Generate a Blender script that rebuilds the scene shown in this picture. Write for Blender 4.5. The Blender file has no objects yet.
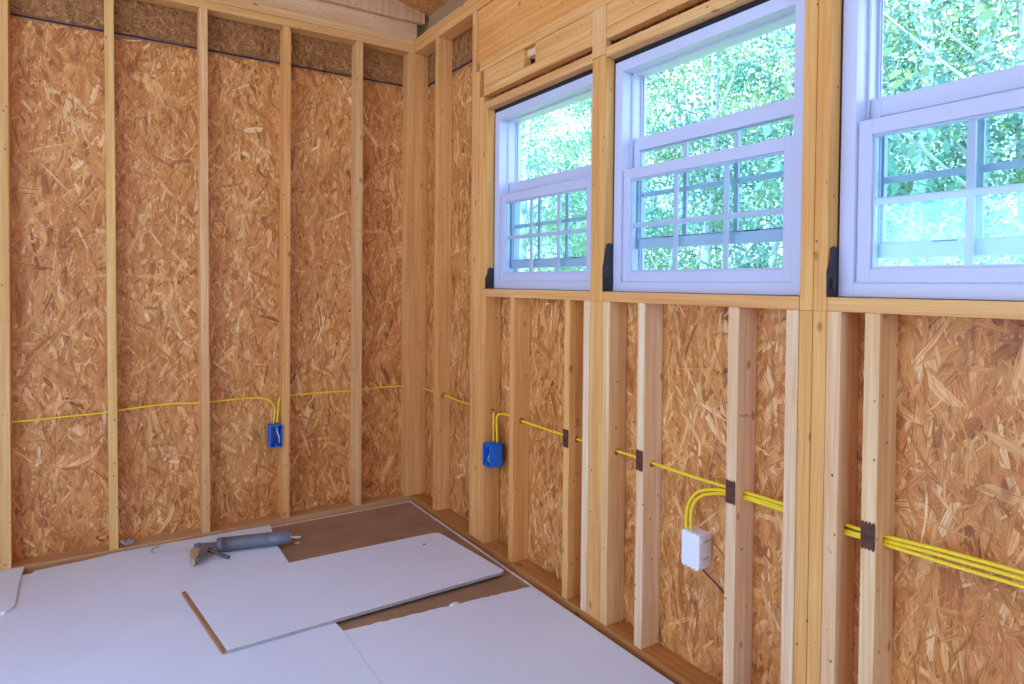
import bpy, bmesh, math, random
import numpy as np
from mathutils import Vector, Matrix
random.seed(7)
SC = bpy.context.scene
COL = SC.collection
Z0 = 1.338            # eye height above the subfloor; heights below are relative to the eye
D = 3.6545            # inner face of the studs of the left-hand wall
W = 1.6368            # inner face of the studs of the window wall
SD = 0.089            # stud depth
SW = 0.0385           # stud width
YB = -2.6             # unseen rear wall
XL = -1.3               # unseen far side wall, set near for faster light falloff
DL0, DL1, HL = .7, 2.6, .62   # unseen opening in the far side wall, sized for its light
DB0, DB1, HB = -.9, .9, .95   # unseen opening in the rear wall, sized for its light
PT = -1.300           # top of bottom plates
TP = 1.375            # underside of top plates

# ------------------------------------------------------------------ camera
yaw, pit, rol = math.radians(32.71), math.radians(1.1108), math.radians(0.5162)
F = Vector((math.sin(yaw)*math.cos(pit), math.cos(yaw)*math.cos(pit), -math.sin(pit)))
R = Vector((math.cos(yaw), -math.sin(yaw), 0)); U = R.cross(F)
R2 = R*math.cos(rol) + U*math.sin(rol); U2 = U*math.cos(rol) - R*math.sin(rol)
cd = bpy.data.cameras.new('camera'); cam = bpy.data.objects.new('camera', cd); COL.objects.link(cam)
M = Matrix((R2, U2, -F)).transposed().to_4x4(); M.translation = Vector((0, 0, Z0))
cam.matrix_world = M
cd.sensor_width = 36; cd.lens = 653.77*36/1024; cd.shift_y = -(342-295.52)/1024; cd.clip_start = .05
SC.camera = cam

# ------------------------------------------------------------------ world, sun, exposure
w = bpy.data.worlds.new('sky'); SC.world = w; w.use_nodes = True
nt = w.node_tree; nt.nodes.clear()
out = nt.nodes.new('ShaderNodeOutputWorld'); bg = nt.nodes.new('ShaderNodeBackground')
tc = nt.nodes.new('ShaderNodeTexCoord'); sx = nt.nodes.new('ShaderNodeSeparateXYZ'); rp = nt.nodes.new('ShaderNodeValToRGB')
nt.links.new(tc.outputs['Generated'], sx.inputs[0]); nt.links.new(sx.outputs['Z'], rp.inputs[0])
rp.color_ramp.elements[0].position = 0.0; rp.color_ramp.elements[0].color = (.48, .69, 1.0, 1)
rp.color_ramp.elements[1].position = .8; rp.color_ramp.elements[1].color = (.34, .55, 1.0, 1)
nt.links.new(rp.outputs[0], bg.inputs[0]); nt.links.new(bg.outputs[0], out.inputs[0])
bg.inputs[1].default_value = 1.9
sd = bpy.data.lights.new('sun', 'SUN'); sun = bpy.data.objects.new('sun', sd); COL.objects.link(sun)
sd.energy = 4.0; sd.angle = math.radians(1.0); sd.color = (1, .95, .85)
sun.rotation_euler = Vector((0.28, 0.62, .72)).to_track_quat('Z', 'Y').to_euler(); sun.location = (0, 0, 12)
sun.rotation_euler = Vector((-0.15, 0.62, .77)).to_track_quat('Z', 'Y').to_euler()
SC.view_settings.view_transform = 'Standard'; SC.view_settings.look = 'None'
SC.view_settings.gamma = 1; SC.view_settings.use_curve_mapping = False
SC.view_settings.exposure = 1.52
SC.cycles.use_denoising = True
SC.cycles.max_bounces = 10; SC.cycles.diffuse_bounces = 6; SC.cycles.transparent_max_bounces = 16

# ------------------------------------------------------------------ materials
def newmat(name):
    m = bpy.data.materials.new(name); m.use_nodes = True
    return m, m.node_tree, m.node_tree.nodes['Principled BSDF']
def N(nt, t, **kw):
    n = nt.nodes.new(t)
    for k, v in kw.items(): setattr(n, k, v)
    return n
def mix(nt, blend, fac, a, b):
    n = nt.nodes.new('ShaderNodeMix'); n.data_type = 'RGBA'; n.blend_type = blend
    for i, v in ((0, fac), (6, a), (7, b)):
        if hasattr(v, 'node'): nt.links.new(v, n.inputs[i])
        elif isinstance(v, (int, float)): n.inputs[i].default_value = v
        else: n.inputs[i].default_value = (*v, 1)
    return n.outputs[2]
def ramp(nt, src, stops):
    r = nt.nodes.new('ShaderNodeValToRGB'); nt.links.new(src, r.inputs[0])
    e = r.color_ramp.elements
    while len(e) < len(stops): e.new(.5)
    for i, (p, c) in enumerate(stops): e[i].position = p; e[i].color = (*c, 1)
    return r.outputs[0]
def plain(name, col, rough=.6, metal=0, noise=.0, scale=30):
    m, nt, b = newmat(name)
    b.inputs['Roughness'].default_value = rough; b.inputs['Metallic'].default_value = metal
    if noise:
        n = N(nt, 'ShaderNodeTexNoise'); n.inputs['Scale'].default_value = scale; n.inputs['Detail'].default_value = 5
        t = N(nt, 'ShaderNodeTexCoord'); nt.links.new(t.outputs['Object'], n.inputs['Vector'])
        c = ramp(nt, n.outputs['Fac'], [(.3, [x*(1-noise) for x in col]), (.7, [min(1, x*(1+noise)) for x in col])])
        nt.links.new(c, b.inputs['Base Color'])
    else: b.inputs['Base Color'].default_value = (*col, 1)
    return m
def wood_mat(name, light, dark, knots=True):
    m, nt, b = newmat(name); L = nt.links.new
    t = N(nt, 'ShaderNodeTexCoord'); oi = N(nt, 'ShaderNodeObjectInfo')
    off = N(nt, 'ShaderNodeVectorMath', operation='SCALE'); off.inputs[0].default_value = (37, 53, 71)
    L(oi.outputs['Random'], off.inputs['Scale'])
    add = N(nt, 'ShaderNodeVectorMath', operation='ADD'); L(t.outputs['Object'], add.inputs[0]); L(off.outputs[0], add.inputs[1])
    def sc(v, s):
        n = N(nt, 'ShaderNodeVectorMath', operation='MULTIPLY'); L(v, n.inputs[0]); n.inputs[1].default_value = s; return n.outputs[0]
    n1 = N(nt, 'ShaderNodeTexNoise'); n1.inputs['Scale'].default_value = 1; n1.inputs['Detail'].default_value = 3; n1.inputs['Distortion'].default_value = .8
    L(sc(add.outputs[0], (55, 55, 1.6)), n1.inputs['Vector'])
    n2 = N(nt, 'ShaderNodeTexNoise'); n2.inputs['Scale'].default_value = 1; n2.inputs['Detail'].default_value = 4
    L(sc(add.outputs[0], (320, 320, 6)), n2.inputs['Vector'])
    c1 = ramp(nt, n1.outputs['Fac'], [(.30, dark), (.50, [(a+b_)/2 for a, b_ in zip(light, dark)]), (.66, light)])
    c2 = ramp(nt, n2.outputs['Fac'], [(.3, (.80, .76, .70)), (.7, (1, 1, 1))])
    c = mix(nt, 'MULTIPLY', .8, c1, c2)
    n3 = N(nt, 'ShaderNodeTexNoise'); n3.inputs['Scale'].default_value = 1; n3.inputs['Detail'].default_value = 2
    L(sc(add.outputs[0], (9, 9, 1.1)), n3.inputs['Vector'])
    c = mix(nt, 'MULTIPLY', 1.0, c, ramp(nt, n3.outputs['Fac'], [(.35, (.90, .80, .70)), (.6, (1, 1, 1))]))
    if knots:
        v = N(nt, 'ShaderNodeTexVoronoi'); v.inputs['Scale'].default_value = 1; L(sc(add.outputs[0], (9, 9, 5)), v.inputs['Vector'])
        c = mix(nt, 'MIX', ramp(nt, v.outputs['Distance'], [(.045, (.85, .85, .85)), (.10, (0, 0, 0))]), c, (.36, .14, .045))
        v2 = N(nt, 'ShaderNodeTexVoronoi'); v2.inputs['Scale'].default_value = 1; L(sc(add.outputs[0], (24, 24, 18)), v2.inputs['Vector'])
        c = mix(nt, 'MIX', ramp(nt, v2.outputs['Distance'], [(.055, (1, 1, 1)), (.09, (0, 0, 0))]), c, (.12, .05, .02))
    c = mix(nt, 'MULTIPLY', 1.0, c, oi.outputs['Color'])
    L(c, b.inputs['Base Color']); b.inputs['Roughness'].default_value = .62
    bp = N(nt, 'ShaderNodeBump'); bp.inputs['Strength'].default_value = .15; bp.inputs['Distance'].default_value = .002
    L(n2.outputs['Fac'], bp.inputs['Height']); L(bp.outputs[0], b.inputs['Normal'])
    return m
PINE = wood_mat('pine_lumber', (.90, .60, .29), (.77, .43, .155))
def osb_mat():
    m, nt, b = newmat('strand_board'); L = nt.links.new
    a = N(nt, 'ShaderNodeAttribute', attribute_name='chip'); uv = N(nt, 'ShaderNodeUVMap', uv_map='UVMap')
    mp = N(nt, 'ShaderNodeVectorMath', operation='MULTIPLY'); mp.inputs[1].default_value = (9, 420, 1); L(uv.outputs[0], mp.inputs[0])
    n = N(nt, 'ShaderNodeTexNoise'); n.inputs['Scale'].default_value = 1; n.inputs['Detail'].default_value = 4; n.inputs['Distortion'].default_value = .4
    L(mp.outputs[0], n.inputs['Vector'])
    c = mix(nt, 'MULTIPLY', 1, a.outputs['Color'], ramp(nt, n.outputs['Fac'], [(.32, (.52, .38, .26)), (.50, (.97, .95, .92)), (.75, (1.0, 1.0, 1.0))]))
    t = N(nt, 'ShaderNodeTexCoord'); n2 = N(nt, 'ShaderNodeTexNoise'); n2.inputs['Scale'].default_value = 2.2; n2.inputs['Detail'].default_value = 3
    L(t.outputs['Object'], n2.inputs['Vector'])
    c = mix(nt, 'MULTIPLY', .8, c, ramp(nt, n2.outputs['Fac'], [(.35, (.84, .72, .58)), (.65, (1, 1, 1))]))
    st = N(nt, 'ShaderNodeVectorMath', operation='MULTIPLY'); st.inputs[1].default_value = (26, 26, 9); L(t.outputs['Object'], st.inputs[0])
    n3 = N(nt, 'ShaderNodeTexNoise'); n3.inputs['Scale'].default_value = 1; n3.inputs['Detail'].default_value = 4; n3.inputs['Distortion'].default_value = 1.2; L(st.outputs[0], n3.inputs['Vector'])
    c = mix(nt, 'MULTIPLY', .72, c, ramp(nt, n3.outputs['Fac'], [(.30, (.50, .34, .20)), (.44, (.90, .82, .74)), (.60, (1, 1, 1))]))
    L(c, b.inputs['Base Color']); b.inputs['Roughness'].default_value = .55
    bp = N(nt, 'ShaderNodeBump'); bp.inputs['Strength'].default_value = .25; bp.inputs['Distance'].default_value = .002
    L(n.outputs['Fac'], bp.inputs['Height']); L(bp.outputs[0], b.inputs['Normal'])
    return m
OSB = osb_mat()
VINYL = plain('white_vinyl', (.55, .565, .71), .35)
GASKET = plain('dark_gasket', (.03, .03, .05), .6)
PLAST_BLUE = plain('blue_plastic', (.01, .16, .62), .4, noise=.1)
PLAST_WHITE = plain('white_plastic', (.82, .82, .88), .4)
YELLOW = plain('yellow_cable_jacket', (.88, .66, .01), .4)
COPPER_W = plain('white_wire', (.7, .66, .62), .5)
RED_W = plain('red_brown_wire', (.25, .05, .02), .5)
RUST = plain('rusted_steel', (.11, .035, .018), .6, .3, noise=.5, scale=60)
STEEL = plain('zinc_steel', (.45, .45, .5), .35, .9)
BLACKFILM = plain('black_membrane', (.022, .016, .022), .45)
GYP_WHITE = plain('white_gypsum_board', (.72, .80, .94), .5, noise=.02, scale=3)
GYP_CORE = plain('gypsum_core', (.72, .68, .64), .9, noise=.12, scale=80)
GYP_BROWN = plain('brown_paper_backing', (.33, .195, .11), .8, noise=.15, scale=6)
GUN_BLUE = plain('blue_grey_painted_steel', (.16, .16, .195), .45, .2, noise=.1, scale=40)
GUN_TAN = plain('tan_glued_steel', (.50, .33, .2), .6)
DARKWIRE = plain('dark_wire', (.05, .03, .03), .5)
CHALK = plain('blue_edge_paint', (.012, .011, .05), .8, noise=.5, scale=25)
PLY = wood_mat('roof_plywood', (.80, .50, .22), (.55, .28, .08), True)
BARK = plain('pale_bark', (.72, .76, .82), .9, noise=.35, scale=9)
def leaf_mat(name, col):
    m, nt, b = newmat(name); L = nt.links.new
    a = N(nt, 'ShaderNodeAttribute', attribute_name='chip')
    c = mix(nt, 'MULTIPLY', 1, a.outputs['Color'], col)
    L(c, b.inputs['Base Color']); b.inputs['Roughness'].default_value = .55
    tr = N(nt, 'ShaderNodeBsdfTranslucent'); L(c, tr.inputs[0])
    ms = N(nt, 'ShaderNodeMixShader'); ms.inputs[0].default_value = .5
    L(b.outputs[0], ms.inputs[1]); L(tr.outputs[0], ms.inputs[2]); L(ms.outputs[0], nt.nodes['Material Output'].inputs[0])
    return m
LEAF = leaf_mat('leaves', (.95, 1, .95))
def glass_mat(name, tint):
    m, nt, b = newmat(name); L = nt.links.new
    tr = N(nt, 'ShaderNodeBsdfTransparent'); tr.inputs[0].default_value = (*tint, 1)
    gl = N(nt, 'ShaderNodeBsdfGlossy'); gl.inputs['Roughness'].default_value = .02; gl.inputs[0].default_value = (.8, .95, 1, 1)
    lw = N(nt, 'ShaderNodeLayerWeight'); lw.inputs[0].default_value = .5
    pw = N(nt, 'ShaderNodeMath', operation='POWER'); L(lw.outputs['Facing'], pw.inputs[0]); pw.inputs[1].default_value = 4.0
    ml = N(nt, 'ShaderNodeMath', operation='MULTIPLY_ADD'); L(pw.outputs[0], ml.inputs[0]); ml.inputs[1].default_value = .28; ml.inputs[2].default_value = .035
    ms = N(nt, 'ShaderNodeMixShader'); L(ml.outputs[0], ms.inputs[0]); L(tr.outputs[0], ms.inputs[1]); L(gl.outputs[0], ms.inputs[2])
    L(ms.outputs[0], nt.nodes['Material Output'].inputs[0])
    return m
GLASS = glass_mat('low_e_glass', (.945, .992, .995))

# ------------------------------------------------------------------ mesh helpers
def P(x, y, z): return Vector((x, y, z+Z0))
def link_obj(name, me, mats=(), parent=None):
    o = bpy.data.objects.new(name, me); COL.objects.link(o)
    for m in mats: me.materials.append(m)
    if parent: o.parent = parent
    return o
def tag(o, label=None, cat=None, group=None, kind=None):
    if label: o['label'] = label
    if cat: o['category'] = cat
    if group: o['group'] = group
    if kind: o['kind'] = kind
    return o
def empty(name, loc):
    o = bpy.data.objects.new(name, None); o.location = loc; o.empty_display_size = .05; COL.objects.link(o); return o
def from_bm(name, bm, mats, parent=None, smooth=False):
    me = bpy.data.meshes.new(name); bm.normal_update(); bm.to_mesh(me); bm.free()
    if smooth:
        for p in me.polygons: p.use_smooth = True
    return link_obj(name, me, mats, parent)
def add_box(bm, lo, hi, bev=0, mi=0):
    b2 = bmesh.new(); bmesh.ops.create_cube(b2, size=1)
    c = [(a+b)/2 for a, b in zip(lo, hi)]; s = [abs(b-a) for a, b in zip(lo, hi)]
    for v in b2.verts: v.co = Vector((c[i]+v.co[i]*s[i] for i in range(3)))
    if bev: bmesh.ops.bevel(b2, geom=b2.edges[:], offset=bev, segments=2, profile=.6, affect='EDGES')
    for f in b2.faces: f.material_index = mi
    me = bpy.data.meshes.new('t'); b2.to_mesh(me); b2.free(); bm.from_mesh(me); bpy.data.meshes.remove(me)
def add_prism(bm, pts, lo, hi, axis=2, mi=0):
    """extrude the 2-D outline pts along axis"""
    def v3(a, b, h): return {2: (a, b, h), 1: (a, h, b), 0: (h, a, b)}[axis]
    v0 = [bm.verts.new(v3(a, b, lo)) for a, b in pts]; v1 = [bm.verts.new(v3(a, b, hi)) for a, b in pts]
    fs = [bm.faces.new(v0[::-1]), bm.faces.new(v1)]
    n = len(pts)
    for i in range(n): fs.append(bm.faces.new((v0[i], v0[(i+1) % n], v1[(i+1) % n], v1[i])))
    for f in fs: f.material_index = mi
    bmesh.ops.recalc_face_normals(bm, faces=fs)
    return fs
def smooth_path(pts, sub=8):
    pts = [Vector(p) for p in pts]
    if len(pts) < 3: return pts
    o = []; q = [2*pts[0]-pts[1]] + pts + [2*pts[-1]-pts[-2]]
    for i in range(1, len(q)-2):
        a, b, c, d = q[i-1:i+3]
        for k in range(sub):
            t = k/sub
            o.append(.5*((2*b) + (c-a)*t + (2*a-5*b+4*c-d)*t*t + (3*b-a-3*c+d)*t**3))
    o.append(pts[-1]); return o
def add_tube(bm, path, r, seg=8, mi=0, caps=True):
    rings = []; n = len(path); up = Vector((0, 0, 1))
    if not hasattr(r, '__len__'): r = [r]*n
    for i, p in enumerate(path):
        t = (path[min(i+1, n-1)]-path[max(i-1, 0)]).normalized()
        s = t.cross(up)
        if s.length < .05: s = t.cross(Vector((1, 0, 0)))
        s.normalize(); u = s.cross(t)
        rings.append([bm.verts.new(p + (s*math.cos(a)+u*math.sin(a))*r[i]) for a in [2*math.pi*k/seg for k in range(seg)]])
    fs = []
    for a, b in zip(rings, rings[1:]):
        for k in range(seg): fs.append(bm.faces.new((a[k], a[(k+1) % seg], b[(k+1) % seg], b[k])))
    if caps: fs += [bm.faces.new(rings[0][::-1]), bm.faces.new(rings[-1])]
    for f in fs: f.material_index = mi
    return fs
def tube_obj(name, pts, r, m, parent=None, seg=8, sub=8):
    bm = bmesh.new(); add_tube(bm, smooth_path(pts, sub), r, seg); return from_bm(name, bm, [m], parent, True)

# ------------------------------------------------------------------ lumber
TY = (1.0, .93, .74, 1); TO = (1.0, .80, .56, 1); TW = (1.06, 1.22, 1.7, 1); TD = (.60, .42, .24, 1); TN = (1, .93, .90, 1)
def board(name, label, cat, group, p0, p1, w, d, xdir, color, holes=(), bev=.0022, mat=None, parent=None):
    """a straight board from p0 to p1 (centre line); w across xdir, d across the third axis; own local axes so the grain runs along it"""
    p0, p1 = P(*p0), P(*p1); L = (p1-p0).length; z = (p1-p0).normalized(); x = Vector(xdir); x = (x - z*x.dot(z)).normalized(); y = z.cross(x)
    bm = bmesh.new(); add_box(bm, (-w/2, -d/2, 0), (w/2, d/2, L), bev)
    o = from_bm(name, bm, [mat or PINE])
    m = Matrix((x, y, z)).transposed().to_4x4(); m.translation = p0; o.matrix_world = m
    for hz, hr in holes:     # bored through along the board's x
        cb = bmesh.new(); bmesh.ops.create_cone(cb, cap_ends=True, segments=16, radius1=hr, radius2=hr, depth=w*3)
        rot = Matrix.Rotation(math.pi/2, 4, 'Y'); tmp = from_bm('cut', cb, [])
        tmp.matrix_world = m @ Matrix.Translation((0, 0, hz - (p0.z-Z0))) @ rot
        md = o.modifiers.new('b', 'BOOLEAN'); md.object = tmp; md.operation = 'DIFFERENCE'; md.solver = 'EXACT'
        dg = bpy.context.evaluated_depsgraph_get(); me2 = bpy.data.meshes.new_from_object(o.evaluated_get(dg))
        o.modifiers.clear(); o.data = me2; bpy.data.objects.remove(tmp)
    o.color = color
    if label: tag(o, label, cat, group)
    return o
CZ = -.642   # height of the cable run
def lstud(xb, xt, label, color, hole=True, w=SW, y0=D):
    return board('wall_stud', label, 'stud', 'studs of the left wall', (xb, y0+SD/2, PT), (xt, y0+SD/2, TP), w, SD, (1, 0, 0), color, [(CZ, .011)] if hole else ())
GS = 'studs of the window wall'
def rstud(y0, y1, z0, z1, label, color, hole=True, name='wall_stud', group=GS, cat='stud', x0=W, d=SD):
    return board(name, label, cat, group, (x0+d/2, (y0+y1)/2, z0), (x0+d/2, (y0+y1)/2, z1), abs(y1-y0)-.0006, d, (0, 1, 0), color, [(CZ, .013)] if hole else ())

# ------------------------------------------------------------------ OSB (strand board) walls
def osb(name, rects, to3, seed, dens=3000, L=(.05, .15), Wd=(.007, .030), mains=0.0, tone=1.0, spread=.62, thick=.011, holes=()):
    """rects: (u0,v0,u1,v1) of one sheathing surface; chips: real thin strands laid over a slab. to3(u,v,h): h = height off the slab"""
    rng = np.random.default_rng(seed); V = []; Fc = []; C = []; UV = []
    def quad(a, b, c, d, col):
        i = len(V); V.extend([a, b, c, d]); Fc.append((i, i+1, i+2, i+3)); C.extend([col]*4); UV.extend([(0, 0)]*4)
    base = (.48*tone, .21*tone, .045*tone, 1)
    for (a, b, c, d) in rects:
        f = [to3(a, b, 0), to3(c, b, 0), to3(c, d, 0), to3(a, d, 0)]; g = [to3(a, b, -thick), to3(c, b, -thick), to3(c, d, -thick), to3(a, d, -thick)]
        quad(f[0], f[1], f[2], f[3], base); quad(g[3], g[2], g[1], g[0], base)
        for i in range(4): j = (i+1) % 4; quad(f[i], g[i], g[j], f[j], base)
    pal = np.array([(.94, .54, .21), (.83, .41, .125), (.76, .345, .092), (.68, .285, .062), (.55, .21, .038), (.78, .33, .11), (.38, .13, .022), (.98, .66, .34), (.2, .08, .02)])
    wts = np.array([.14, .23, .24, .17, .08, .09, .012, .038, 0.0]); colj = 1; wts /= wts.sum()
    nq = len(V)
    for (a, b, c, d) in rects:
        n = int(dens*(c-a)*(d-b)*1.12)
        u = rng.uniform(a, c, n); v = rng.uniform(b, d, n); ln = rng.uniform(L[0], L[1], n)*rng.choice([.5, 1, 1, 1.25], n); wd = rng.uniform(Wd[0], Wd[1], n)*rng.choice([.35, .7, 1, 1.3], n)
        ang = mains + rng.normal(0, spread, n) + (rng.random(n) < .22)*rng.uniform(-1.5, 1.5, n)
        h = .0002 + .0022*rng.permutation(n)/n; tilt = rng.uniform(-.00025, .00025, n)
        ca, sa = np.cos(ang), np.sin(ang)
        loc = np.array([(-.5, -.15), (-.36, -.42), (-.14, -.5), (.12, -.5), (.34, -.42), (.5, -.1), (.36, .42), (.12, .5), (-.14, .5), (-.34, .45)])
        k = len(loc)
        jl = loc[None] + rng.uniform(-.10, .10, (n, k, 2)); jl[:, :, 0] += rng.uniform(-.05, .05, (n, k))
        l = jl[:, :, 0]*ln[:, None]; t = jl[:, :, 1]*wd[:, None]
        bend = rng.uniform(-.16, .16, n)[:, None]*(jl[:, :, 0]**2)*ln[:, None]*2
        t = t+bend
        uu = u[:, None] + l*(-sa[:, None]) + t*ca[:, None]; vv = v[:, None] + l*ca[:, None] + t*sa[:, None]
        ok = (uu.min(1) > a) & (uu.max(1) < c) & (vv.min(1) > b) & (vv.max(1) < d)
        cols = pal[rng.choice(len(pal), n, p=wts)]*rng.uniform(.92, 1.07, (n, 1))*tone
        ou = rng.uniform(0, 50, n)
        for i in np.nonzero(ok)[0]:
            s = len(V)
            for j in range(k):
                V.append(to3(uu[i, j], vv[i, j], h[i]+tilt[i]*jl[i, j, 1]*2)); UV.append((l[i, j]+ou[i], t[i, j]+ou[i]))
                C.append((*np.clip(cols[i], 0, 1), 1))
            Fc.append(tuple(range(s, s+k)))
    me = bpy.data.meshes.new(name); me.from_pydata([tuple(x) for x in V], [], Fc)
    at = me.color_attributes.new('chip', 'FLOAT_COLOR', 'POINT'); at.data.foreach_set('color', np.array(C, dtype=np.float32).ravel())
    uvl = me.uv_layers.new(name='UVMap'); idx = np.zeros(len(me.loops), dtype=np.int32); me.loops.foreach_get('vertex_index', idx)
    uvl.data.foreach_set('uv', np.array(UV, dtype=np.float32)[idx].ravel())
    return link_obj(name, me, [OSB])
YL = D+SD+.003; XR = W+SD+.003
SEAM = 1.197
lt3 = lambda u, v, h: (u, YL-h, v+Z0)
# chips are laid on the room side; normals face the room
wl = osb('wall_left', [(XL, PT-.038, W+SD+.014, SEAM-.004)], lt3, 3, dens=4800, spread=.50, L=(.045, .16), Wd=(.003, .024))
tag(wl, kind='structure')
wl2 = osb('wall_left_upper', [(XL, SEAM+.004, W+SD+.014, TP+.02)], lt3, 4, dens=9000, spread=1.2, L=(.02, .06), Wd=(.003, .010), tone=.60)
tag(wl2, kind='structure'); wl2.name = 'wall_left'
bm = bmesh.new(); rr = random.Random(5)
n = 60; top = []; bot = []
for i in range(n+1):
    x = XL + (W+SD-XL)*i/n; top.append((x, SEAM+Z0+.004+rr.uniform(-.002, .001))); bot.append((x, SEAM+Z0-.004-rr.uniform(-.002, .002)))
add_prism(bm, bot + top[::-1], YL-.0032, YL+.006, axis=1)
s = from_bm('trim_1', bm, [CHALK]); tag(s, kind='structure')

# openings in the window wall (y from, y to)
OPEN = [(1.985, 2.787), (1.085, 1.905), (.165, 1.005)]
SILL, HEADZ = -.030, .856
rt3 = lambda u, v, h: (XR-h, u, v+Z0)
rects = [(2.72, PT-.038, YL, SEAM-.004)]
ystart = YB
rects = [(2.795, PT-.038, YL, SEAM-.004), (ystart, PT-.038, 2.795, SILL-.02), (ystart, HEADZ-.01, 2.795, SEAM-.004)]
for a, b in ((1.905, 1.985), (1.005, 1.085), (ystart, .165)): rects.append((a-.004, SILL-.02, b+.004, HEADZ-.01))
wr = osb('wall_right', rects, rt3, 11, dens=4800, spread=.48, L=(.05, .19), Wd=(.003, .026)); tag(wr, kind='structure')
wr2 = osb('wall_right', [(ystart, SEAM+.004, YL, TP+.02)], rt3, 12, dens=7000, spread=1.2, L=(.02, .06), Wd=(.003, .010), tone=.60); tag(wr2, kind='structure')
bm = bmesh.new(); add_box(bm, (XR-.0032, 2.0, SEAM+Z0-.005), (XR+.006, YL-.006, SEAM+Z0+.005)); s = from_bm('trim_2', bm, [CHALK]); tag(s, kind='structure')

# ------------------------------------------------------------------ floor and roof
bm = bmesh.new(); add_box(bm, (XL-.014, YB, -.02), (XR+.012, YL+.012, 0)); fl = from_bm('floor', bm, [plain('plywood_subfloor', (.42, .30, .20), .75, noise=.2, scale=5)]); tag(fl, kind='structure')
# roof deck rising leftwards from the window wall
SL = .22
def roofz(x): return 1.60 + SL*(1.80-x)
bm = bmesh.new(); add_prism(bm, [(XR+.25, roofz(XR+.25)+Z0), (XL-.2, roofz(XL-.2)+Z0), (XL-.2, roofz(XL-.2)+Z0+.014), (XR+.25, roofz(XR+.25)+Z0+.014)], YB-.3, YL+.3, axis=1)
rf = from_bm('ceiling', bm, [PLY]); rf.color = TO; tag(rf, kind='structure')
bm = bmesh.new(); add_prism(bm, [(XL, TP+.078+Z0), (W+SD, TP+.078+Z0), (W+SD, roofz(W+SD)+Z0), (XL, roofz(XL)+Z0)], YL, YL+.012, axis=1)
g = from_bm('wall_left', bm, [plain('gable_sheathing', (.5, .32, .16), .7, noise=.2, scale=8)]); tag(g, kind='structure')

bm = bmesh.new(); add_box(bm, (XR, YB, TP+.04+Z0), (XR+.02, YL+.012, roofz(XR)+Z0+.012)); o = from_bm('wall_right', bm, [plain('eave_light_stop', (.45, .28, .14), .7)]); tag(o, kind='structure')  # strip added to stop light leaking in between plates and roof
# unseen side and rear walls, added with openings sized to shape the daylight inside
SHEATH = plain('plain_sheathing', (.62, .33, .12), .7, noise=.2, scale=8)  # orange chosen for the warm light these walls bounce
bm = bmesh.new(); HT = TP+.08+Z0
add_box(bm, (XL-.014, DL1, 0), (XL, YL+.012, HT)); add_box(bm, (XL-.014, YB, 0), (XL, DL0, HT)); add_box(bm, (XL-.014, DL0, HL+Z0), (XL, DL1, HT))
o = from_bm('wall_far_side_unseen', bm, [SHEATH]); tag(o, kind='structure')
bm = bmesh.new()
add_box(bm, (XL, YB-.014, 0), (DB0, YB, HT)); add_box(bm, (DB1, YB-.014, 0), (XR, YB, HT)); add_box(bm, (DB0, YB-.014, HB+Z0), (DB1, YB, HT)); add_box(bm, (DB0, YB-.014, 0), (DB1, YB, .55))
o = from_bm('wall_rear_unseen', bm, [SHEATH]); tag(o, kind='structure')

# ------------------------------------------------------------------ left wall framing
LX = XL+.01
board('bottom_plate', 'long flat bottom plate on the floor under the left wall studs', 'plate', None, (LX, D+SD/2, PT-.019), (W-.002, D+SD/2, PT-.019), SD, .038, (0, 1, 0), (.72, .64, .62, 1))
board('top_plate', 'lower of the two doubled top plates on the left wall studs', 'plate', None, (LX, D+SD/2, TP+.0205), (W-.002, D+SD/2, TP+.0205), SD, .040, (0, 1, 0), TY)
board('top_plate', 'upper of the two doubled top plates along the left wall', 'plate', None, (LX, D+SD/2, TP+.062), (W-.002, D+SD/2, TP+.062), SD, .040, (0, 1, 0), TN)
board('rim_board', 'whitish rim board on edge on top of the left wall top plates', 'board', None, (LX, D+.035, TP+.134), (W+.02, D+.035, TP+.134), .038, .098, (0, 1, 0), (1, 1.05, 1.35, 1))
bm = bmesh.new(); add_prism(bm, [(LX, 1.562), (W+.06, 1.562), (W+.06, roofz(W+.06)-.002), (LX, roofz(LX)-.002)], 0, .038, axis=1)
g = from_bm('gable_board', bm, [PINE]); g.location = (0, D-.01, Z0); g.color = (1, 1.0, 1.25, 1); tag(g, 'pale sloping gable board tucked under the roof above the left wall', 'board')
board('roof_rafter', 'rafter of the roof seen at the top edge above the corner', 'rafter', None, (XL+.01, 3.07, roofz(XL+.01)-.075), (W-.03, 3.07, roofz(W-.03)-.075), .038, .14, (0, 1, 0), TO)

B = .4064; ox = .0777
lstud(ox-B, ox-B+.0, 'pale wall stud cut off by the left edge of the photo', TY)
lstud(.084, .070, 'yellowish slightly leaning wall stud behind the small grey spiky scrap', (1, .94, .68, 1))
lstud(.491, .477, 'thin pale stud rising from the left wall plate just behind the caulking gun handle', TN)
lstud(ox+2*B-.001, ox+2*B+.001, 'left wall stud with the open blue electrical box on its side', TO)
lstud(ox+3*B, ox+3*B, 'narrow left wall stud between the blue box stud and the corner post', TN)
lstud(1.618, 1.618, 'last stud of the left wall forming the left half of the corner post', (1, .80, .58, 1))
lstud_c = rstud(D+.001, D+.038, PT, TP, 'stud turned broad side out, right half of the corner post', (1, .78, .54, 1), hole=False)

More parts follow.
